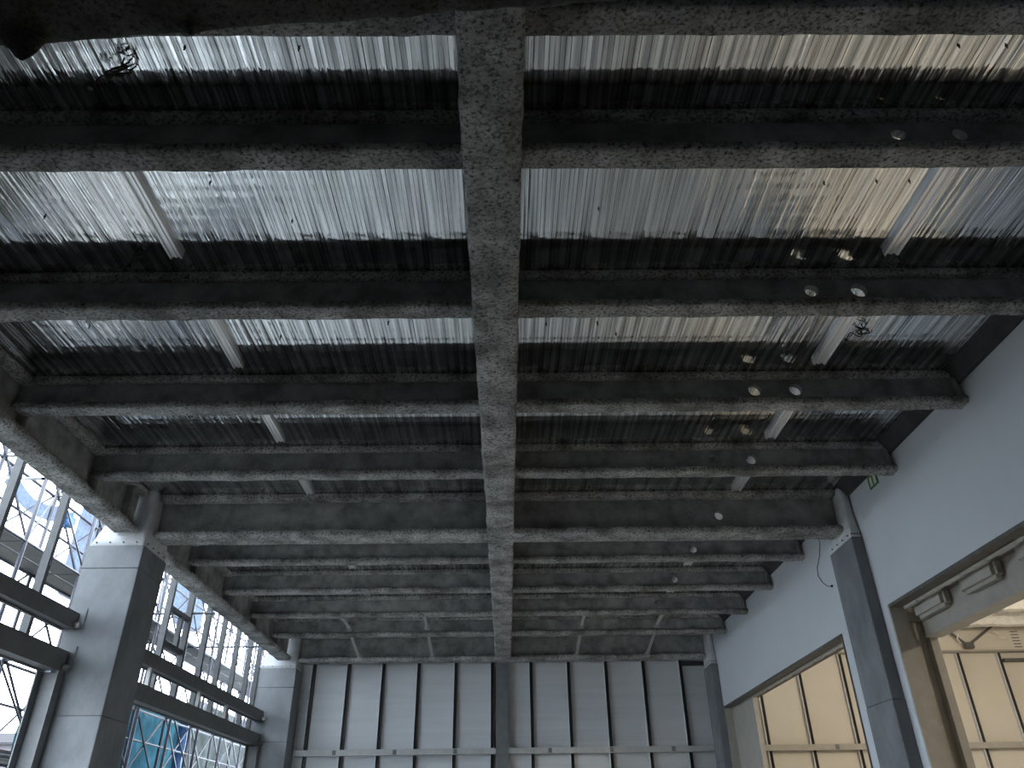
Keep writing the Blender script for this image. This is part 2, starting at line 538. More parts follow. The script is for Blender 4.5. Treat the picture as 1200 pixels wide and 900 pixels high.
# far wall: backing, panels and channel studs
wf = structure(boxo('wall_far', -6.9, 5.95, 22.78, 22.95, 0, ZD + 0.2, SLAB))
STX = [-5.48, -4.49, -3.50, -2.50, -1.44, -0.40, 0.70, 1.77, 2.84, 3.91, 4.98]
edges = [-6.6] + STX + [5.9]
for i in range(len(edges) - 1):
    boxo('wall_panel', edges[i] + 0.015, edges[i + 1] - 0.015, 22.70, 22.78, 0, 6.3, PANEL, wf, 0.004)
def stud(x, y, z0, z1, parent, dark, lip, side=1):
    B = MB()
    B.box(x - 0.012 , x + 0.075, y - 0.012, y, z0, z1)
    B.box(x + 0.063, x + 0.075, y - 0.10, y - 0.012, z0, z1)
    o = B.build('stud', dark, parent)
    boxo('stud_edge', x - 0.036, x - 0.012, y - 0.10, y, z0, z1, lip, o)
    return o
def adopt2(o, p): adopt(o, p)
for x in STX:
    stud(x - 0.02, 22.70, 0, 6.0, wf, DARKST, LIPST)
boxo('head_channel', 5.0, 5.75, 22.58, 22.70, 5.84, 5.94, DARKST, wf)

# far wall girts and centre post
def far_girt(x0, x1, label):
    t = thing('wall_girt', ((x0 + x1) / 2, 22.5, 3.6), label, 'girt', 'far wall girts')
    B = MB().box(x0, x1, 22.46, 22.475, 3.60, 3.745).box(x0, x1, 22.475, 22.60, 3.735, 3.745).box(x0, x1, 22.475, 22.60, 3.60, 3.61)
    B.build('channel', GIRTL, t)
    for k in range(3):
        xx = x0 + (x1 - x0) * (0.2 + 0.3 * k)
        boxo('splice_plate', xx - 0.05, xx + 0.05, 22.452, 22.461, 3.615, 3.73, STEEL, t)
far_girt(-5.72, -0.30, 'pale horizontal steel girt across the far wall, left of its centre post')
far_girt(0.06, 5.62, 'pale horizontal steel girt across the far wall, right of its centre post')
t = thing('wall_post', (-0.12, 22.5, 0), 'grey steel post standing mid far wall under the central girder', 'post')
MB().box(-0.29, 0.05, 22.42, 22.435, 0, 5.93).build('front_flange', STEEL, t)
MB().box(-0.127, -0.113, 22.435, 22.66, 0, 5.93).build('web', STEEL, t)
MB().box(-0.29, 0.05, 22.66, 22.68, 0, 5.93).build('back_flange', STEEL, t)

# ------------------------------------------------------------------ beams and girders
sprayed_beam('main_girder', 'long sprayed central girder running from the camera to the far wall', 'y', 1.2, 22.3, GX, GW, ZG, ZD, 0.11, 0.10,
             'sprayed girders', 'girder', amp=0.016, stiff=(), round_end=(0, 0))
GL, GR = GX - 0.10, GX + 0.10
YC = [3.00, 4.177, 6.188, 8.200, 10.212, 12.12, 14.235, 16.246, 18.258, 20.269, 22.17]
H = {1: [(3.20, 6.44, 0.06), (3.70, 6.44, 0.06)], 2: [(3.19, 6.437, 0.075), (3.69, 6.437, 0.085)], 3: [(3.17, 6.437, 0.082), (3.69, 6.437, 0.082)],
     4: [(3.12, 6.437, 0.08), (3.685, 6.43, 0.085)], 5: [(3.14, 6.29, 0.085), (3.64, 6.285, 0.085)], 6: [(3.66, 6.43, 0.085)], 7: [(3.68, 6.437, 0.082)], 8: [(3.675, 6.455, 0.082)]}
for i, yc in enumerate(YC):
    prim = i in (5, 10)
    zb, w_, tf, tw = (ZG, 0.45, 0.12, 0.10) if prim else (ZB, 0.235, 0.10, 0.075)
    for side in (-1, 1):
        word = 'left' if side < 0 else 'right'
        where = 'reaching the windows' if side < 0 else 'reaching the painted wall'
        if prim:
            a0, a1 = (-5.80, GL) if side < 0 else (GR, 5.64)
            label = ('deep sprayed beam between columns, %s of the central girder, %s' % (word, 'midway down the hall' if i == 5 else 'against the far wall'))
        else:
            a0, a1 = (-6.08, GL) if side < 0 else (GR, XW + 0.02)
            label = 'sprayed cross beam %s of the central girder, %s one counted from the camera' % (word, ORD[i])
        st = ()
        if side > 0 and not prim: st = (5.70,)
        sprayed_beam('cross_beam', label, 'x', a0, a1, yc, w_, zb, ZD, tf, tw, 'sprayed cross beams', holes=H.get(i, ()) if side > 0 else (),
                     amp=0.012, stiff=st, round_end=(1, 0 if (side > 0 and not prim) else 1), r=0.05 if prim else 0.042)

# girder along the window side, one length per bay
for (y0, y1, lab, st) in ((2.4, 11.72, 'sprayed edge girder above the windows, nearer length ending at the big left column', (4.3, 6.3, 8.3, 10.2, 11.3)),
                          (12.5, 21.80, 'sprayed edge girder above the windows, farther length between the two left columns', (14.3, 16.3, 18.3, 20.3))):
    sprayed_beam('edge_girder', lab, 'y', y0, y1, -6.13, 0.40, ZG, ZD, 0.12, 0.10, 'sprayed girders', 'girder', amp=0.014, stiff=st, r=0.05)

# skewed sprayed beam passing low under everything at the top of the view
P0, P1 = Vector((-5.9, 2.99, 0)), Vector((2.6, 2.35, 0))
t = thing('skew_beam', ((P0 + P1) / 2) + Vector((0, 0, 5.6)), 'dark sprayed beam crossing askew closest to the camera with drips of coating', 'beam')
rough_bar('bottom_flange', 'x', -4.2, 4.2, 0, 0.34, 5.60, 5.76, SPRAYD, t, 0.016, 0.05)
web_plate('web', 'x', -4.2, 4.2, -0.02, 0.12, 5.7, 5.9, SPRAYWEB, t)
dr = MB()
def drip(cx, cy, rx, ry, zt, zb, lean):
    vs, fs, n, L = [], [], 9, 6
    for j in range(L):
        q = j / (L - 1)
        s = (1 - q) ** 0.8 + 0.05
        for k in range(n):
            a = 2 * math.pi * k / n
            jj = 1 + 0.25 * noise.noise(Vector((cx + math.cos(a) * 2, q * 3, math.sin(a) * 2)))
            vs.append((cx + lean * q + rx * s * jj * math.cos(a), cy + ry * s * jj * math.sin(a), zt + (zb - zt) * q))
    for j in range(L - 1):
        for k in range(n):
            fs.append((j * n + k, (j + 1) * n + k, (j + 1) * n + (k + 1) % n, j * n + (k + 1) % n))
    fs.append(tuple(range((L - 1) * n, L * n)))
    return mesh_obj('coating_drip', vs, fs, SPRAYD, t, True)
ang = math.atan2(P1.y - P0.y, P1.x - P0.x)
for ch in list(t.children):
    ch.matrix_parent_inverse = Matrix.Identity(4)
    ch.location = (0, 0, -5.6)
t.rotation_euler = (0, 0, ang)
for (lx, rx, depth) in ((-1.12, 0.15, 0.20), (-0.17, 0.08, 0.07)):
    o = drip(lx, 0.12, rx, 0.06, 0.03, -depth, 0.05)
    o.matrix_parent_inverse = Matrix.Identity(4)
t.location = Vector(((P0.x + P1.x) / 2, (P0.y + P1.y) / 2 - 0.165, 5.6))

# ------------------------------------------------------------------ columns
def head_loft(name, rings, parent, rad):
    """wrapped column head: rounded sections (x0,x1,y0,y1,z) lofted with creases"""
    vs, fs = [], []
    K = 5
    for (x0, x1, y0, y1, z, r) in rings:
        for (cx, cy, t0) in ((x1 - r, y0 + r, -90), (x1 - r, y1 - r, 0), (x0 + r, y1 - r, 90), (x0 + r, y0 + r, 180)):
            for k in range(K):
                a = math.radians(t0 + 90 * k / (K - 1))
                P = Vector((cx + r * math.cos(a), cy + r * math.sin(a), z))
                d = 0.016 * noise.noise(P * Vector((6, 6, 3)).length * 0.6)
                vs.append(P + Vector((math.cos(a), math.sin(a), 0)) * d)
    n = 4 * K
    for j in range(len(rings) - 1):
        for k in range(n):
            fs.append((j * n + k, j * n + (k + 1) % n, (j + 1) * n + (k + 1) % n, (j + 1) * n + k))
    fs.append(tuple(range(n))[::-1])
    fs.append(tuple(range((len(rings) - 1) * n, len(rings) * n)))
    return mesh_obj(name, vs, fs, WRAP, parent, True)

def column(label, x0, x1, y0, y1, zt, outer, joints):
    """outer: how far each side of the head tapers in: (x0 side, x1 side, y0 side, y1 side)"""
    t = thing('column', ((x0 + x1) / 2, (y0 + y1) / 2, 0), label, 'column', 'boxed columns')
    zs = [0] + joints + [zt]
    for i in range(len(zs) - 1):
        e = 0.003 * (i % 2)
        boxo('casing_board', x0 + e, x1 - e, y0 + e, y1 - e, zs[i] + 0.003, zs[i + 1] - 0.003, CASE, t, 0.006)
    rings = []
    for j in range(9):
        q = j / 8
        s = min(1.0, q * 1.3)
        rings.append((x0 + 0.012 + outer[0] * s, x1 - 0.012 - outer[1] * s, y0 + 0.012 + outer[2] * s, y1 - 0.012 - outer[3] * s, zt - 0.02 + (ZD - zt + 0.02) * q, 0.03 + 0.07 * s if x1 - x0 > 0.4 else 0.02 + 0.04 * s))
    hd = head_loft('wrapped_head', rings, t, 0)
    for k in range(4):
        q = (k + 0.6) / 4.2
        B = MB().bar((x0 + (x1 - x0) * q, y0 - 0.006, zt + 0.05), (x0 + (x1 - x0) * q, y0 + 0.05, zt + 0.05), 0.012, 8)
        B.build('fixing_pin', CABLE, hd)
        if x0 > 0:
            B = MB().bar((x0 - 0.004, y0 + (y1 - y0) * q, zt + 0.06), (x0 + 0.05, y0 + (y1 - y0) * q, zt + 0.06), 0.012, 8)
            B.build('fixing_pin', CABLE, hd)
        elif x1 < 0:
            B = MB().bar((x1 + 0.004, y0 + (y1 - y0) * q, zt + 0.06), (x1 - 0.05, y0 + (y1 - y0) * q, zt + 0.06), 0.012, 8)
            B.build('fixing_pin', CABLE, hd)
    return t
column('massive grey boxed column on the window side, nearest the camera', -6.69, -5.79, 11.70, 12.62, 5.725, (0.28, 0.02, 0.05, 0.05), [3.2, 5.35])
column('grey boxed column in the far left corner by the windows', -6.86, -5.79, 21.88, 22.66, 5.75, (0.28, 0.02, 0.05, 0.05), [3.9, 5.25])
column('slim grey boxed column on the painted wall between its two openings', 5.60, 5.79, 11.68, 12.62, 5.75, (0.02, 0.0, 0.07, 0.07), [3.3])
column('slim grey boxed column in the far right corner', 5.60, 5.79, 21.55, 22.45, 5.70, (0.02, 0.0, 0.10, 0.10), [3.3])

# ------------------------------------------------------------------ strips under the deck
def strip_mesh(wd, L):
    prof = [(-0.5, 0.062), (-0.5, 0.004), (-0.46, 0.0), (-0.36, 0.0), (-0.32, 0.004), (-0.30, 0.026), (-0.14, 0.026), (-0.10, 0.014), (0.10, 0.014), (0.14, 0.026), (0.30, 0.026), (0.32, 0.004), (0.36, 0.0), (0.46, 0.0), (0.5, 0.004), (0.5, 0.062)]
    vs = [(x * wd, y, z) for y in (0, -L) for (x, z) in prof]
    n = len(prof)
    fs = [(i, i + 1, n + i + 1, n + i) for i in range(n - 1)] + [tuple(range(n))[::-1], tuple(range(n, 2 * n)), (0, n, 2 * n - 1, n - 1)]
    return vs, fs
ends = [5.82, 7.87, 9.895, 11.845, 13.88, 15.90, 17.95]
spans = ['second and third', 'third and fourth', 'fourth and fifth', 'fifth and sixth', 'sixth and seventh', 'seventh and eighth', 'eighth and ninth']
for i, ye in enumerate(ends):
    y0 = YC[i + 1] + 0.14
    for (x, wd, word) in ((-3.275, 0.125, 'left'), (3.925, 0.155, 'right')):
        vs, fs = strip_mesh(wd, ye - y0)
        t = thing('deck_channel', (x, ye, ZD), 'white metal channel strip under the deck, %s side, between %s cross beams' % (word, spans[i]), 'channel strip', 'white channel strips under the deck')
        o = mesh_obj('rail', [(a + x, b + ye, c + ZD - 0.060) for (a, b, c) in vs], fs, STRIP, t)
        for k in (0.12, 0.88):
            yy = y0 + (ye - y0) * k
            boxo('clip', x - wd * 0.56, x + wd * 0.56, yy - 0.015, yy + 0.015, ZD - 0.03, ZD + 0.004, STRIP, t, 0.004)

# cable coils and loose wire
def coil(x, y, z, R, label, seed, n=4):
    rnd = random.Random(seed)
    t = thing('cable_coil', (x, y, z), label, 'cable', 'cable coils under the deck')
    pts = []
    for k in range(n * 18):
        a = 2 * math.pi * k / 18
        rr = R * (0.75 + 0.3 * math.sin(k * 0.13 + seed))
        pts.append((x + rr * math.cos(a) * 0.75 + 0.02 * math.sin(k * 0.4), y + 0.035 * math.sin(k * 0.21) + rr * 0.5 * math.sin(a), z + rr * 0.9 * math.sin(a + 0.4 * math.sin(k * .05))))
    MB().tube(pts, 0.0065, 5).build('loops', CABLE, t, True)
    pts = [(x - R * 0.2, y, z + 0.02)]
    for k in range(1, 9):
        pts.append((x - R * (0.2 + 0.26 * k), y + 0.01 * k, z - 0.01 - 0.05 * math.sin(k * 0.9) - 0.004 * k))
    MB().tube(pts, 0.0065, 5).build('loose_end', CABLE, t, True)
    e = pts[-1]
    MB().bar((e[0], e[1], e[2] - 0.015), (e[0], e[1], e[2] + 0.03), 0.02, 8).build('plug', CABLE, t)
    MB().bar((x, y, z + R * 0.6), (x, y, ZD), 0.006, 6).build('hook', CABLE, t)
coil(-2.87, 3.63, 6.57, 0.10, 'tangled black cable coil hanging under the deck at upper left', 1)
coil(4.17, 7.12, 6.60, 0.085, 'small black cable coil hanging under the deck beside a right channel strip', 2, 3)
coil(-3.60, 5.76, 6.62, 0.06, 'dark wire bundle tucked beside the nearest left channel strip', 5, 2)
o = MB().tube([(5.775, 13.31, 6.66), (5.775, 13.31, 6.2), (5.775, 13.44, 6.02), (5.775, 13.66, 5.86), (5.775, 13.70, 5.72), (5.775, 13.58, 5.56), (5.775, 13.40, 5.44), (5.775, 13.22, 5.386)], 0.006, 6).build('loose_wire', CABLE)
t = thing('hanging_wire', (5.775, 13.3, 5.38), 'thin dark wire curling down the painted wall beside the slim column', 'wire')
adopt(o, t)
o2 = boxo('wire_cap', 5.755, 5.788, 13.19, 13.24, 5.37, 5.405, CABLE, t, 0.006)

# small green framed plate on the painted wall
t = thing('wall_sign', (5.785, 10.86, 6.27), 'small green framed sign with two pale panes high on painted wall', 'sign')
B = MB()
for (a, b, c, d) in ((10.72, 11.0, 6.27, 6.292), (10.72, 11.0, 6.448, 6.47), (10.72, 10.745, 6.292, 6.448), (10.975, 11.0, 6.292, 6.448), (10.848, 10.872, 6.292, 6.448)):
    B.box(5.765, 5.787, a, b, c, d)
B.build('sign_frame', SIGNG, t)
boxo('pane', 5.774, 5.787, 10.745, 10.848, 6.292, 6.448, SIGNW, t)
boxo('pane', 5.774, 5.787, 10.872, 10.975, 6.292, 6.448, SIGNW, t)

# ------------------------------------------------------------------ knee braces at the far end
for k, x in enumerate((-4.05, -2.03, 1.96, 3.92)):
    for (ya, za, yb, zb, row) in ((20.30, 6.25, 21.98, 6.03, 'far'), (18.32, 6.415, 20.20, 6.415, 'near')):
        word = ('leftmost', 'second from left', 'third from left', 'rightmost')[k]
        t = thing('knee_brace', (x, ya, 6.0), 'short grey brace, %s in the row %s' % (word, 'touching the end wall beam' if row == 'far' else 'one beam before the last'), 'brace', 'short braces between the last beams')
        MB().bar((x, ya, za), (x * 1.01, yb, zb), 0.045, 8).build('brace_bar', GIRTL, t)
        boxo('end_plate', x * 1.01 - 0.085, x * 1.01 + 0.085, yb - 0.08, yb + 0.02, zb - 0.09, zb + 0.07, GIRTL, t, 0.03)

# ------------------------------------------------------------------ window side: posts and girts
def mullion(y, z0, label):
    t = thing('window_post', (-6.87, y, z0), label, 'post', 'steel posts of the window wall')
    MB().box(-6.93, -6.81, y - 0.055, y - 0.045, z0, 6.66).box(-6.93, -6.92, y - 0.045, y + 0.055, z0, 6.66).build('channel', POST, t)
    MB().box(-6.82, -6.81, y - 0.045, y + 0.03, z0, 6.66).build('lip', POST, t)
    for z in (4.2, 5.2, 6.2):
        boxo('screw_plate', -6.814, -6.802, y - 0.03, y + 0.01, z, z + 0.06, GIRT, t)
near = [8.50, 9.78, 11.07]
far = [15.55, 16.63, 17.74, 18.87, 19.98, 21.07, 21.89]
for i, y in enumerate(near):
    mullion(y, 3.85, 'grey steel post of the window wall before the big column, %s from it' % (['nearest', 'second', 'third'][len(near) - 1 - i]))
for i, y in enumerate(far):
    mullion(y, 3.85, 'grey steel post of the window wall beyond the big column, %s counted from it' % ORD[i])

def girt(y0, y1, z0, z1, x0, x1, label, spacers=()):
    t = thing('window_girt', ((x0 + x1) / 2, (y0 + y1) / 2, z0), label, 'girt', 'horizontal girts of the window wall')
    th = 0.02
    MB().box(x1 - th, x1, y0, y1, z0, z1).build('face_plate', GIRT, t)
    MB().box(x0, x1 - th, y0, y1, z0 + 0.03, z0 + 0.03 + th).build('lower_flange', STEEL, t)
    MB().box(x0, x1 - th, y0, y1, z1 - th, z1).build('upper_flange', STEEL, t)
    MB().box(x0, x0 + 0.03, y0, y1, z0, z1).build('back_plate', STEEL, t)
    boxo('end_plate', x1 - 0.10, x1 + 0.10, y1 - 0.012, y1, z0 + 0.02, z1 + 0.08, CASE, t, 0.003)
    boxo('end_clip', x1, x1 + 0.08, y1 - 0.10, y1 - 0.012, z0 + 0.02, z0 + 0.09, GIRTL if z0 > 4.2 else CASE, t, 0.004)
    for y in spacers:
        boxo('spacer', x1 - 0.12, x1 - 0.04, y - 0.05, y + 0.05, 4.08, z0 + 0.02, GIRTL, t, 0.01)
girt(7.6, 11.70, 4.40, 4.64, -6.72, -6.50, 'upper dark horizontal girt of the window wall before the big column')
girt(7.6, 11.70, 3.79, 4.08, -6.80, -6.50, 'lower dark horizontal girt of the window wall before the big column')
girt(12.62, 21.88, 4.40, 4.64, -6.72, -6.50, 'upper dark horizontal girt between the two window-side columns', (14.7, 17.3, 19.1))
girt(12.62, 21.88, 3.79, 4.08, -6.80, -6.50, 'lower dark horizontal girt between the two window-side columns')
def hpost(y, label):
    t = thing('door_post', (-6.64, y, 0), label, 'post', 'door posts under the lower girts')
    MB().box(-6.49, -6.475, y - 0.17, y, 0, 3.79).build('inner_flange', STEEL, t)
    MB().box(-6.78, -6.49, y - 0.02, y - 0.005, 0, 3.79).build('web', STEEL, t)
    MB().box(-6.80, -6.78, y - 0.17, y, 0, 3.79).build('outer_flange', STEEL, t)
hpost(11.68, 'grey channel post under the lower girt, hard against the big left column')
hpost(21.86, 'grey channel post under the lower girt, beside the far left column')
# small framed vent between two posts beyond the big column
t = thing('vent_frame', (-6.7, 15.75, 4.95), 'steel trimmer frame between posts beyond the big column', 'frame')
for z in (5.03, 5.72):
    boxo('trimmer', -6.92, -6.82, 15.60, 16.57, z, z + 0.09, POST, t, 0.004)
boxo('mid_post', -6.92, -6.82, 16.20, 16.29, 5.12, 5.72, POST, t, 0.004)

# ------------------------------------------------------------------ neighbouring hall through the wall openings
def opening_trim(n, y0, y1, deep):
    t = bpy.data.objects.new('trim_%d' % n, None)
    C.objects.link(t)
    t.location = (XW, (y0 + y1) / 2, OZ)
    t['kind'] = 'structure'
    # head: dark lining board with a row of pale clips, and jamb linings
    boxo('head_lining', XW - 0.012, 6.20, y0, y1, OZ - 0.035, OZ + 0.012, TRIMD, t)
    boxo('jamb_lining', XW - 0.012, 6.02, y1 - 0.035, y1 + 0.012, 0, OZ, HALLST, t)
    boxo('jamb_lining', XW - 0.012, 6.02, y0 - 0.012, y0 + 0.035, 0, OZ, TRIMD, t)
    boxo('soffit_rail', 5.97, 6.00, y0 + 0.1, y1 - 0.1, OZ - 0.075, OZ - 0.035, HALLST, t)
    k = y0 + 0.25
    while k < y1 - 0.2:
        boxo('soffit_clip', 5.955, 6.02, k, k + 0.42, OZ - 0.085, OZ - 0.03, HALLST, t, 0.012)
        k += 0.62
opening_trim(2, O1[0], O1[1], True)
opening_trim(3, O2[0], O2[1], False)

def hall_post(y, label):
    t = thing('hall_post', (6.15, y, 0), label, 'post', 'beige posts behind the openings')
    boxo('near_flange', 5.93, 5.98, y, y + 0.30, 0, OZ + 0.02, HALLST, t, 0.004)
    boxo('far_flange', 6.28, 6.40, y, y + 0.30, 0, OZ + 0.02, HALLST, t, 0.004)
    boxo('web', 5.98, 6.28, y + 0.12, y + 0.16, 0, OZ + 0.3, HALLST, t)
    boxo('cap_plate', 5.98, 6.28, y + 0.02, y + 0.12, OZ - 0.22, OZ - 0.10, HALLST, t, 0.004)
hall_post(11.46, 'beige steel post behind the jamb of the nearer wall opening')
t = thing('hall_post', (6.1, 20.9, 0), 'beige boxed post behind the far end of the farther wall opening', 'post', 'beige posts behind the openings')
boxo('near_flange', 5.97, 6.0, 19.75, 21.45, 0, OZ - 0.05, HALLST, t, 0.004)
boxo('web', 6.0, 6.25, 21.1, 21.14, 0, OZ - 0.05, HALLST, t)
boxo('edge_flange', 5.95, 6.06, 19.48, 19.75, 0, OZ - 0.05, HALLST, t, 0.004)
boxo('cap_plate', 6.0, 6.25, 20.95, 21.1, OZ - 0.2, OZ - 0.08, HALLST, t, 0.004)

t = thing('lintel_beam', (6.35, 8, 4.12), 'deep beige steel beam with stiffeners above the nearer wall opening', 'beam')
boxo('web', 6.24, 6.27, 1.0, 11.45, 4.14, 4.95, HALLST, t)
boxo('lower_flange', 6.20, 6.46, 1.0, 11.45, 4.10, 4.14, HALLST, t, 0.006)
boxo('upper_flange', 6.06, 6.46, 1.0, 11.45, 4.95, 4.99, HALLST, t, 0.006)
for y in (6.6, 7.9, 9.2, 10.5):
    boxo('stiffener', 6.08, 6.25, y, y + 0.84, 4.33, 4.95, HALLST, t, 0.05)

HX = 19.5
hf = structure(boxo('wall_hall', 5.95, HX, 22.80, 22.95, 0, 7.3, SLAB))
hs = [7.16, 8.36, 9.62, 10.83, 12.03, 13.06, 14.25, 15.45, 16.65, 17.85]
e = [5.95] + hs + [HX]
for i in range(len(e) - 1):
    boxo('wall_panel', e[i] + 0.012, e[i + 1] - 0.012, 22.72, 22.80, 0, 6.4, HALLP, hf, 0.004)
for x in hs:
    stud(x - 0.02, 22.72, 0, 6.12, hf, HALLSTUD, LIPST)
t = thing('wall_girt', (12, 22.5, 3.6), 'cream horizontal girt across the lit hall wall beyond the openings', 'girt')
MB().box(6.35, HX - 0.1, 22.46, 22.475, 3.60, 3.745).box(6.35, HX - 0.1, 22.475, 22.62, 3.73, 3.745).box(6.35, HX - 0.1, 22.475, 22.62, 3.60, 3.615).build('channel', HALLST, t)
for x in (8.9, 12.2, 15.5):
    boxo('splice_plate', x, x + 0.1, 22.45, 22.461, 3.615, 3.73, STEEL, t)
t = thing('header_beam', (13, 22.4, 6.1), 'pale plate header beam above the lit hall wall', 'beam')
boxo('web', 6.35, HX - 0.1, 22.50, 22.53, 6.14, 6.78, HALLP, t)
boxo('lower_flange', 6.35, HX - 0.1, 22.40, 22.66, 6.10, 6.14, HALLST, t, 0.004)
boxo('upper_flange', 6.35, HX - 0.1, 22.40, 22.66, 6.78, 6.82, HALLST, t, 0.004)
for k in range(6):
    boxo('slot', 14.72, 14.94, 22.493, 22.502, 6.22 + 0.085 * k, 6.245 + 0.085 * k, HALLSTUD, t)
boxo('trimmer', 14.33, 15.6, 22.55, 22.66, 5.84, 5.93, HALLSTUD, t)
hc = structure(boxo('ceiling_hall', 5.95, HX, -6, 22.9, 6.95, 7.2, HALLW))
structure(boxo('wall_hall_side', HX, HX + 0.2, -6, 22.9, 0, 7.2, HALLP))
for i, y in enumerate((21.35, 19.72, 17.9, 15.9, 13.9, 11.9)):
    t = thing('wrapped_beam', (12.6, y, 6.55), 'white blanket-wrapped beam under the lit hall ceiling, %s from its end wall' % ORD[i], 'beam', 'wrapped beams of the lit hall')
    o = rough_bar('wrapping', 'x', 6.5, HX - 0.05, y, 0.34, 6.56, 6.93, HALLW, t, 0.03, 0.05, step=0.09, round_end=(0, 0))
    for k in range(5):
        x = 8.0 + 2.4 * k
        boxo('band', x, x + 0.03, y - 0.185, y + 0.185, 6.535, 6.95, GIRTL, t)
t = thing('vee_brace', (13.3, 22.35, 6.1), 'dark V-shaped brace with a bolted joint below the lit hall header', 'brace')
MB().bar((12.70, 22.37, 6.79), (13.30, 22.35, 6.25), 0.035, 8).build('arm', HALLSTUD, t)
MB().bar((14.19, 22.37, 6.81), (13.30, 22.35, 6.25), 0.035, 8).build('arm', HALLSTUD, t)
boxo('joint_plate', 13.16, 13.46, 22.29, 22.39, 6.16, 6.34, HALLSTUD, t, 0.03)
MB().tube([(13.02, 22.32, 6.72), (13.06, 22.30, 6.55), (13.01, 22.30, 6.43), (13.08, 22.30, 6.3)], 0.02, 6).build('cord', HALLW, t, True)
o = MB().tube([(14.05, 22.2, 7.0), (14.12, 22.2, 6.72), (14.05, 22.2, 6.64), (14.22, 22.2, 6.52), (14.18, 22.2, 6.45), (14.40, 22.2, 6.38)], 0.016, 6).build('dangling_cable', HALLW, None, True)
tag(o, 'white cord dangling before the lit hall header beam', 'cable')

# unseen lamps put in to give the hall its warm light
def lamp(x, y, z, watts, label, col=(1.0, 0.87, 0.70), size=0.5):
    t = thing('unseen_hall_lamp', (x, y, z), label, 'lamp', 'hall lamps')
    B = MB()
    vs, fs, n = [], [], 20
    for (r, h) in ((0.06, 0.30), (0.10, 0.24), (0.15, 0.12), (0.16, 0.10)):
        for k in range(n):
            a = 2 * math.pi * k / n
            vs.append((x + r * math.cos(a), y + r * math.sin(a), z + h))
    for j in range(3):
        for k in range(n):
            fs.append((j * n + k, j * n + (k + 1) % n, (j + 1) * n + (k + 1) % n, (j + 1) * n + k))
    mesh_obj('shade', vs, fs, STEEL, t, True)
    MB().bar((x, y, z + 0.30), (x, y, 6.96), 0.012, 6).build('stem', STEEL, t)
    L = bpy.data.lights.new('lamp_light', 'POINT')
    L.energy = watts
    L.color = col
    L.shadow_soft_size = 0.12
    lo = bpy.data.objects.new('lamp_light', L)
    C.objects.link(lo)
    lo.location = (x, y, z - 0.08)
    adopt(lo, t)
    vs = [(x + 0.1 * math.cos(a) * math.cos(b), y + 0.1 * math.sin(a) * math.cos(b), z + 0.10 + 0.1 * math.sin(b)) for b in (-1.3, -0.6, 0, 0.6, 1.3) for a in [2 * math.pi * k / 12 for k in range(12)]]
    fs = [(j * 12 + k, j * 12 + (k + 1) % 12, (j + 1) * 12 + (k + 1) % 12, (j + 1) * 12 + k) for j in range(4) for k in range(12)]
    mesh_obj('bulb', vs, fs, BULB, t, True)
BULB = emit_mat('lamp_bulb', (1.0, 0.8, 0.56), 20)
lamp(12.0, 13.2, 5.55, 760, 'unseen warm lamp mid hall beyond the openings')  # placed to throw the warm patch on the far wall
lamp(10.5, 17.0, 5.9, 90, 'unseen warm lamp added nearer the lit hall end wall')
lamp(11.0, 6.0, 5.7, 480, 'unseen warm lamp added nearest the camera in the lit hall')

# ------------------------------------------------------------------ outside: scaffold, sheeting, trees, house
t = thing('scaffold', (-8.4, 18, 0), 'steel pipe scaffold with planks standing outside the window wall', 'scaffold')
rnd = random.Random(3)
SY = [6.6 + 1.83 * i for i in range(16)]
LV = [1.35, 2.9, 4.45, 6.0, 7.55, 9.1, 10.65]
XI, XO = -7.95, -8.85
for y in SY:
    for x in (XI, XO):
        MB().bar((x, y + rnd.uniform(-.04, .04), 0), (x, y, 12.0), 0.036, 6).build('standard', PIPE, t)
        for z in LV:
            pass
for z in LV:
    for x in (XI, XO):
        MB().bar((x, SY[0], z - 0.06), (x, SY[-1], z - 0.06), 0.03, 6).build('ledger', PIPE, t)
    MB().bar((XO, SY[0], z + 0.85), (XO, SY[-1], z + 0.85), 0.026, 6).build('guard_rail', PIPE, t)
for i, y in enumerate(SY):
    for z in LV:
        MB().bar((XI, y, z - 0.03), (XO, y, z - 0.03), 0.02, 6).build('transom', PIPE, t)
for i in range(len(SY) - 1):
    for j in range(len(LV) - 1):
        B = MB().bar((XO, SY[i], LV[j]), (XO, SY[i + 1], LV[j + 1]), 0.024, 5).bar((XO + 0.03, SY[i + 1], LV[j]), (XO + 0.03, SY[i], LV[j + 1]), 0.024, 5)
        B.build('cross_brace', PIPE, t)
        if (i + j) % 2 == 0:
            MB().bar((XI, SY[i], LV[j + 1] - 0.1), (XI, SY[i + 1], LV[j] + 0.1), 0.02, 5).build('inner_brace', PIPE, t)
        if (i + j) % 3 == 0:
            MB().bar((XI, SY[i], LV[j]), (XO, SY[i + 1], LV[j + 1]), 0.022, 5).build('tie_brace', PIPE, t)
for z in (2.9, 6.0, 9.1):
    for i in range(len(SY) - 1):
        for (xa, xb) in ((-8.42, -8.0), (-8.82, -8.46)):
            pl = boxo('plank', xa, xb, SY[i] + 0.02, SY[i + 1] - 0.02, z - 0.05, z, PLANK, t, 0.006)
    MB().box(-8.80, -8.785, SY[0], SY[-1], z, z + 0.16).build('toe_board', PLANK, t)
MB().bar((-6.3, 9.5, 5.90), (-8.85, 11.75, 6.95), 0.024, 6).build('tie_pipe', PIPE, t)
MB().bar((-6.3, 16.6, 5.90), (-8.85, 16.8, 5.95), 0.024, 6).build('tie_pipe', PIPE, t)
MB().bar((-6.3, 19.9, 5.90), (-8.85, 20.1, 5.95), 0.024, 6).build('tie_pipe', PIPE, t)
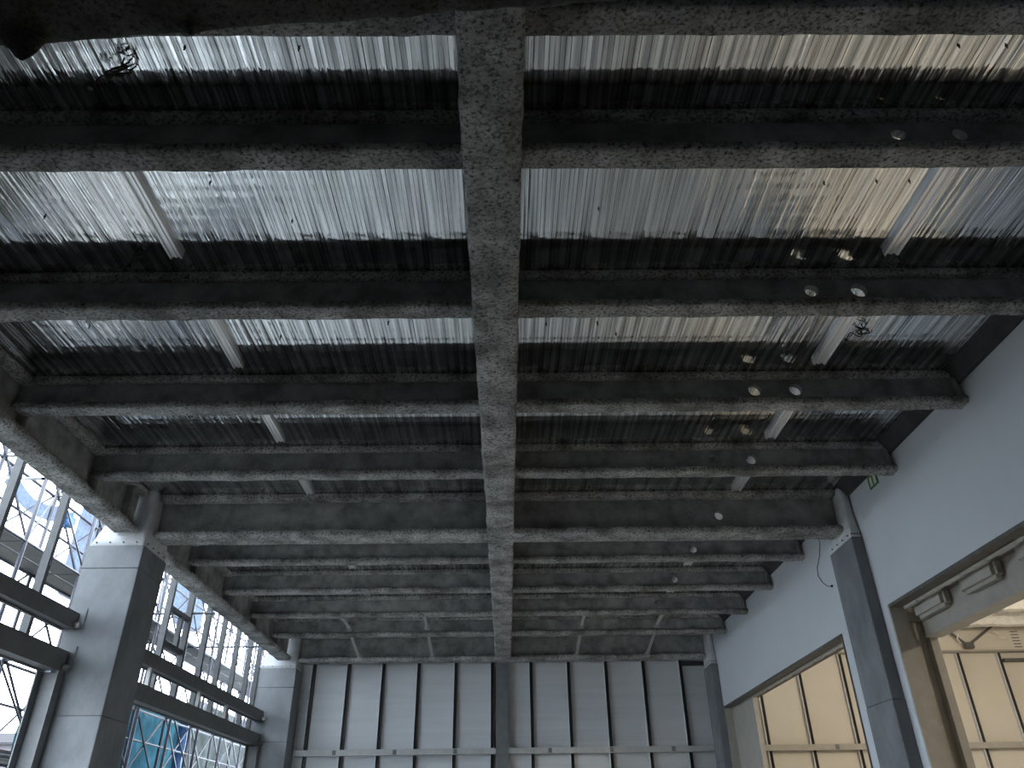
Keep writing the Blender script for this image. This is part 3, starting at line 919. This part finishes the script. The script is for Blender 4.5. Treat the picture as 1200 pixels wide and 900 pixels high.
boxo('red_marker', -8.87, -8.80, 14.9, 15.0, 5.35, 5.6, RED, t, 0.01)
boxo('red_marker', -8.0, -7.9, 24.9, 25.0, 3.0, 3.35, RED, t, 0.01)

def cloth(name, label, y0, y1, ztop, zbot, x, material, amp=0.12, n=28, mrows=16, cat='sheeting', group='site sheeting on the scaffold', sag=0.0):
    vs, fs = [], []
    for j in range(mrows + 1):
        for i in range(n + 1):
            q = i / n
            y = y0 + (y1 - y0) * q
            z = ztop + (zbot - ztop) * j / mrows - sag * math.sin(math.pi * q) * (1 - 0.3 * j / mrows)
            P = Vector((x, y, z))
            vs.append((x + amp * noise.noise(P * 1.1) + amp * 0.4 * noise.noise(P * 4), y + 0.3 * amp * noise.noise(P * 2 + Vector((5, 0, 0))), z + 0.2 * amp * noise.noise(P * 2.5)))
    for j in range(mrows):
        for i in range(n):
            a = j * (n + 1) + i
            fs.append((a, a + 1, a + n + 2, a + n + 1))
    o = mesh_obj(name, vs, fs, material, None, True)
    md = o.modifiers.new('thickness', 'SOLIDIFY')
    md.thickness = 0.004
    return tag(o, label, cat, group)
cloth('tarpaulin', 'teal translucent sheeting hung low behind the scaffold beyond the big column', 15.5, 24.0, 5.0, 0.05, -9.15, TEAL)
cloth('site_net', 'grey-green netting hung low behind the scaffold by the far left column', 24.1, 35.0, 5.3, 0.05, -9.15, GREYNET)
cloth('site_net', 'pale blue net sagging in a swag between scaffold poles', 12.4, 14.4, 7.5, 7.15, -8.90, BLUENET, 0.05, 20, 6, sag=0.25)
cloth('site_net', 'pale blue net hanging upright on the scaffold beside the big column', 15.0, 16.7, 8.5, 5.9, -8.90, BLUENET, 0.08, 16, 14)
cloth('site_net', 'pale blue net gathered on the scaffold beyond the big column', 20.0, 22.5, 8.3, 6.9, -8.90, BLUENET, 0.10, 16, 10, sag=0.3)
o = MB()
pts = [(-9.04 + 0.02 * math.sin(k * 1.7), 23.1 + 0.02 * math.cos(k * 2.1), 0.05 + 4.9 * k / 24) for k in range(25)]
o = MB().tube(pts, 0.13, 10).build('rolled_tarpaulin', BLUET, None, True)
tag(o, 'bright blue tarpaulin rolled upright against the scaffold', 'tarpaulin')
t = thing('net_bundle', (-8.9, 14.5, 7.0), 'dark blue net bundle tied at a scaffold pole', 'bundle')
bm = bmesh.new()
bmesh.ops.create_icosphere(bm, subdivisions=3, radius=0.16)
for v in bm.verts:
    v.co = v.co * (1 + 0.5 * noise.noise(v.co * 9)) * 1.0 + Vector((-8.85, 14.5, 7.25))
me = bpy.data.meshes.new('bundle'); bm.to_mesh(me); bm.free(); me.materials.append(BLUET)
o = bpy.data.objects.new('bundle', me); C.objects.link(o); adopt(o, t)
MB().tube([(-8.85, 14.5, 7.15), (-8.83, 14.42, 6.8), (-8.85, 14.5, 6.4), (-8.82, 14.4, 6.15)], 0.012, 5).build('rope', CABLE, t)

def tree(x, y, h, r, label, seed):
    rnd = random.Random(seed)
    t = thing('tree', (x, y, 0), label, 'tree', 'trees beyond the scaffold')
    MB().tube([(x, y, -0.05), (x + 0.1, y, h * 0.35), (x - 0.1, y + 0.1, h * 0.7)], 0.16, 8).build('trunk', BARK, t, True)
    B = MB()
    for k in range(2600):
        a, b = rnd.uniform(0, 2 * math.pi), rnd.uniform(-1, 1)
        rr = r * (0.55 + 0.5 * rnd.random())
        s = math.sqrt(1 - b * b)
        P = Vector((x + rr * s * math.cos(a), y + rr * s * math.sin(a), h * 0.66 + rr * 0.95 * b))
        P += Vector((0.5 * noise.noise(P), 0.5 * noise.noise(P + Vector((9, 0, 0))), 0))
        u = Vector((rnd.gauss(0, 1), rnd.gauss(0, 1), rnd.gauss(0, 1))).normalized() * 0.22
        v = u.orthogonal().normalized() * 0.11
        B.add([P - u, P + v, P + u, P - v], [(0, 1, 2, 3)])
    o = B.build('foliage', LEAF, t)
    o['kind'] = 'stuff'
tree(-14.5, 33.0, 6.4, 2.6, 'leafy green tree behind the netting by the far left column', 1)
tree(-15.5, 41.0, 7.0, 3.0, 'taller green tree farther along behind the netting', 2)

t = thing('house', (-38.5, 60, 0), 'distant pinkish-grey house low behind the scaffold at left', 'house')
boxo('wall', -44, -33.5, 57, 66, -0.05, 7.6, HOUSEW, t)
boxo('roof', -44.4, -33.1, 56.6, 66.4, 7.6, 8.3, mat('house_roof', (0.05, 0.048, 0.052), rough=0.8), t, 0.1)
for k in range(5):
    for z in (1.2, 4.6):
        f = boxo('window', -43.2 + 2.0 * k, -42.0 + 2.0 * k, 56.93, 57.05, z, z + 1.5, GIRTL, t)
        boxo('pane', -43.1 + 2.0 * k, -42.1 + 2.0 * k, 56.90, 56.95, z + 0.1, z + 1.4, HOUSEG, f)
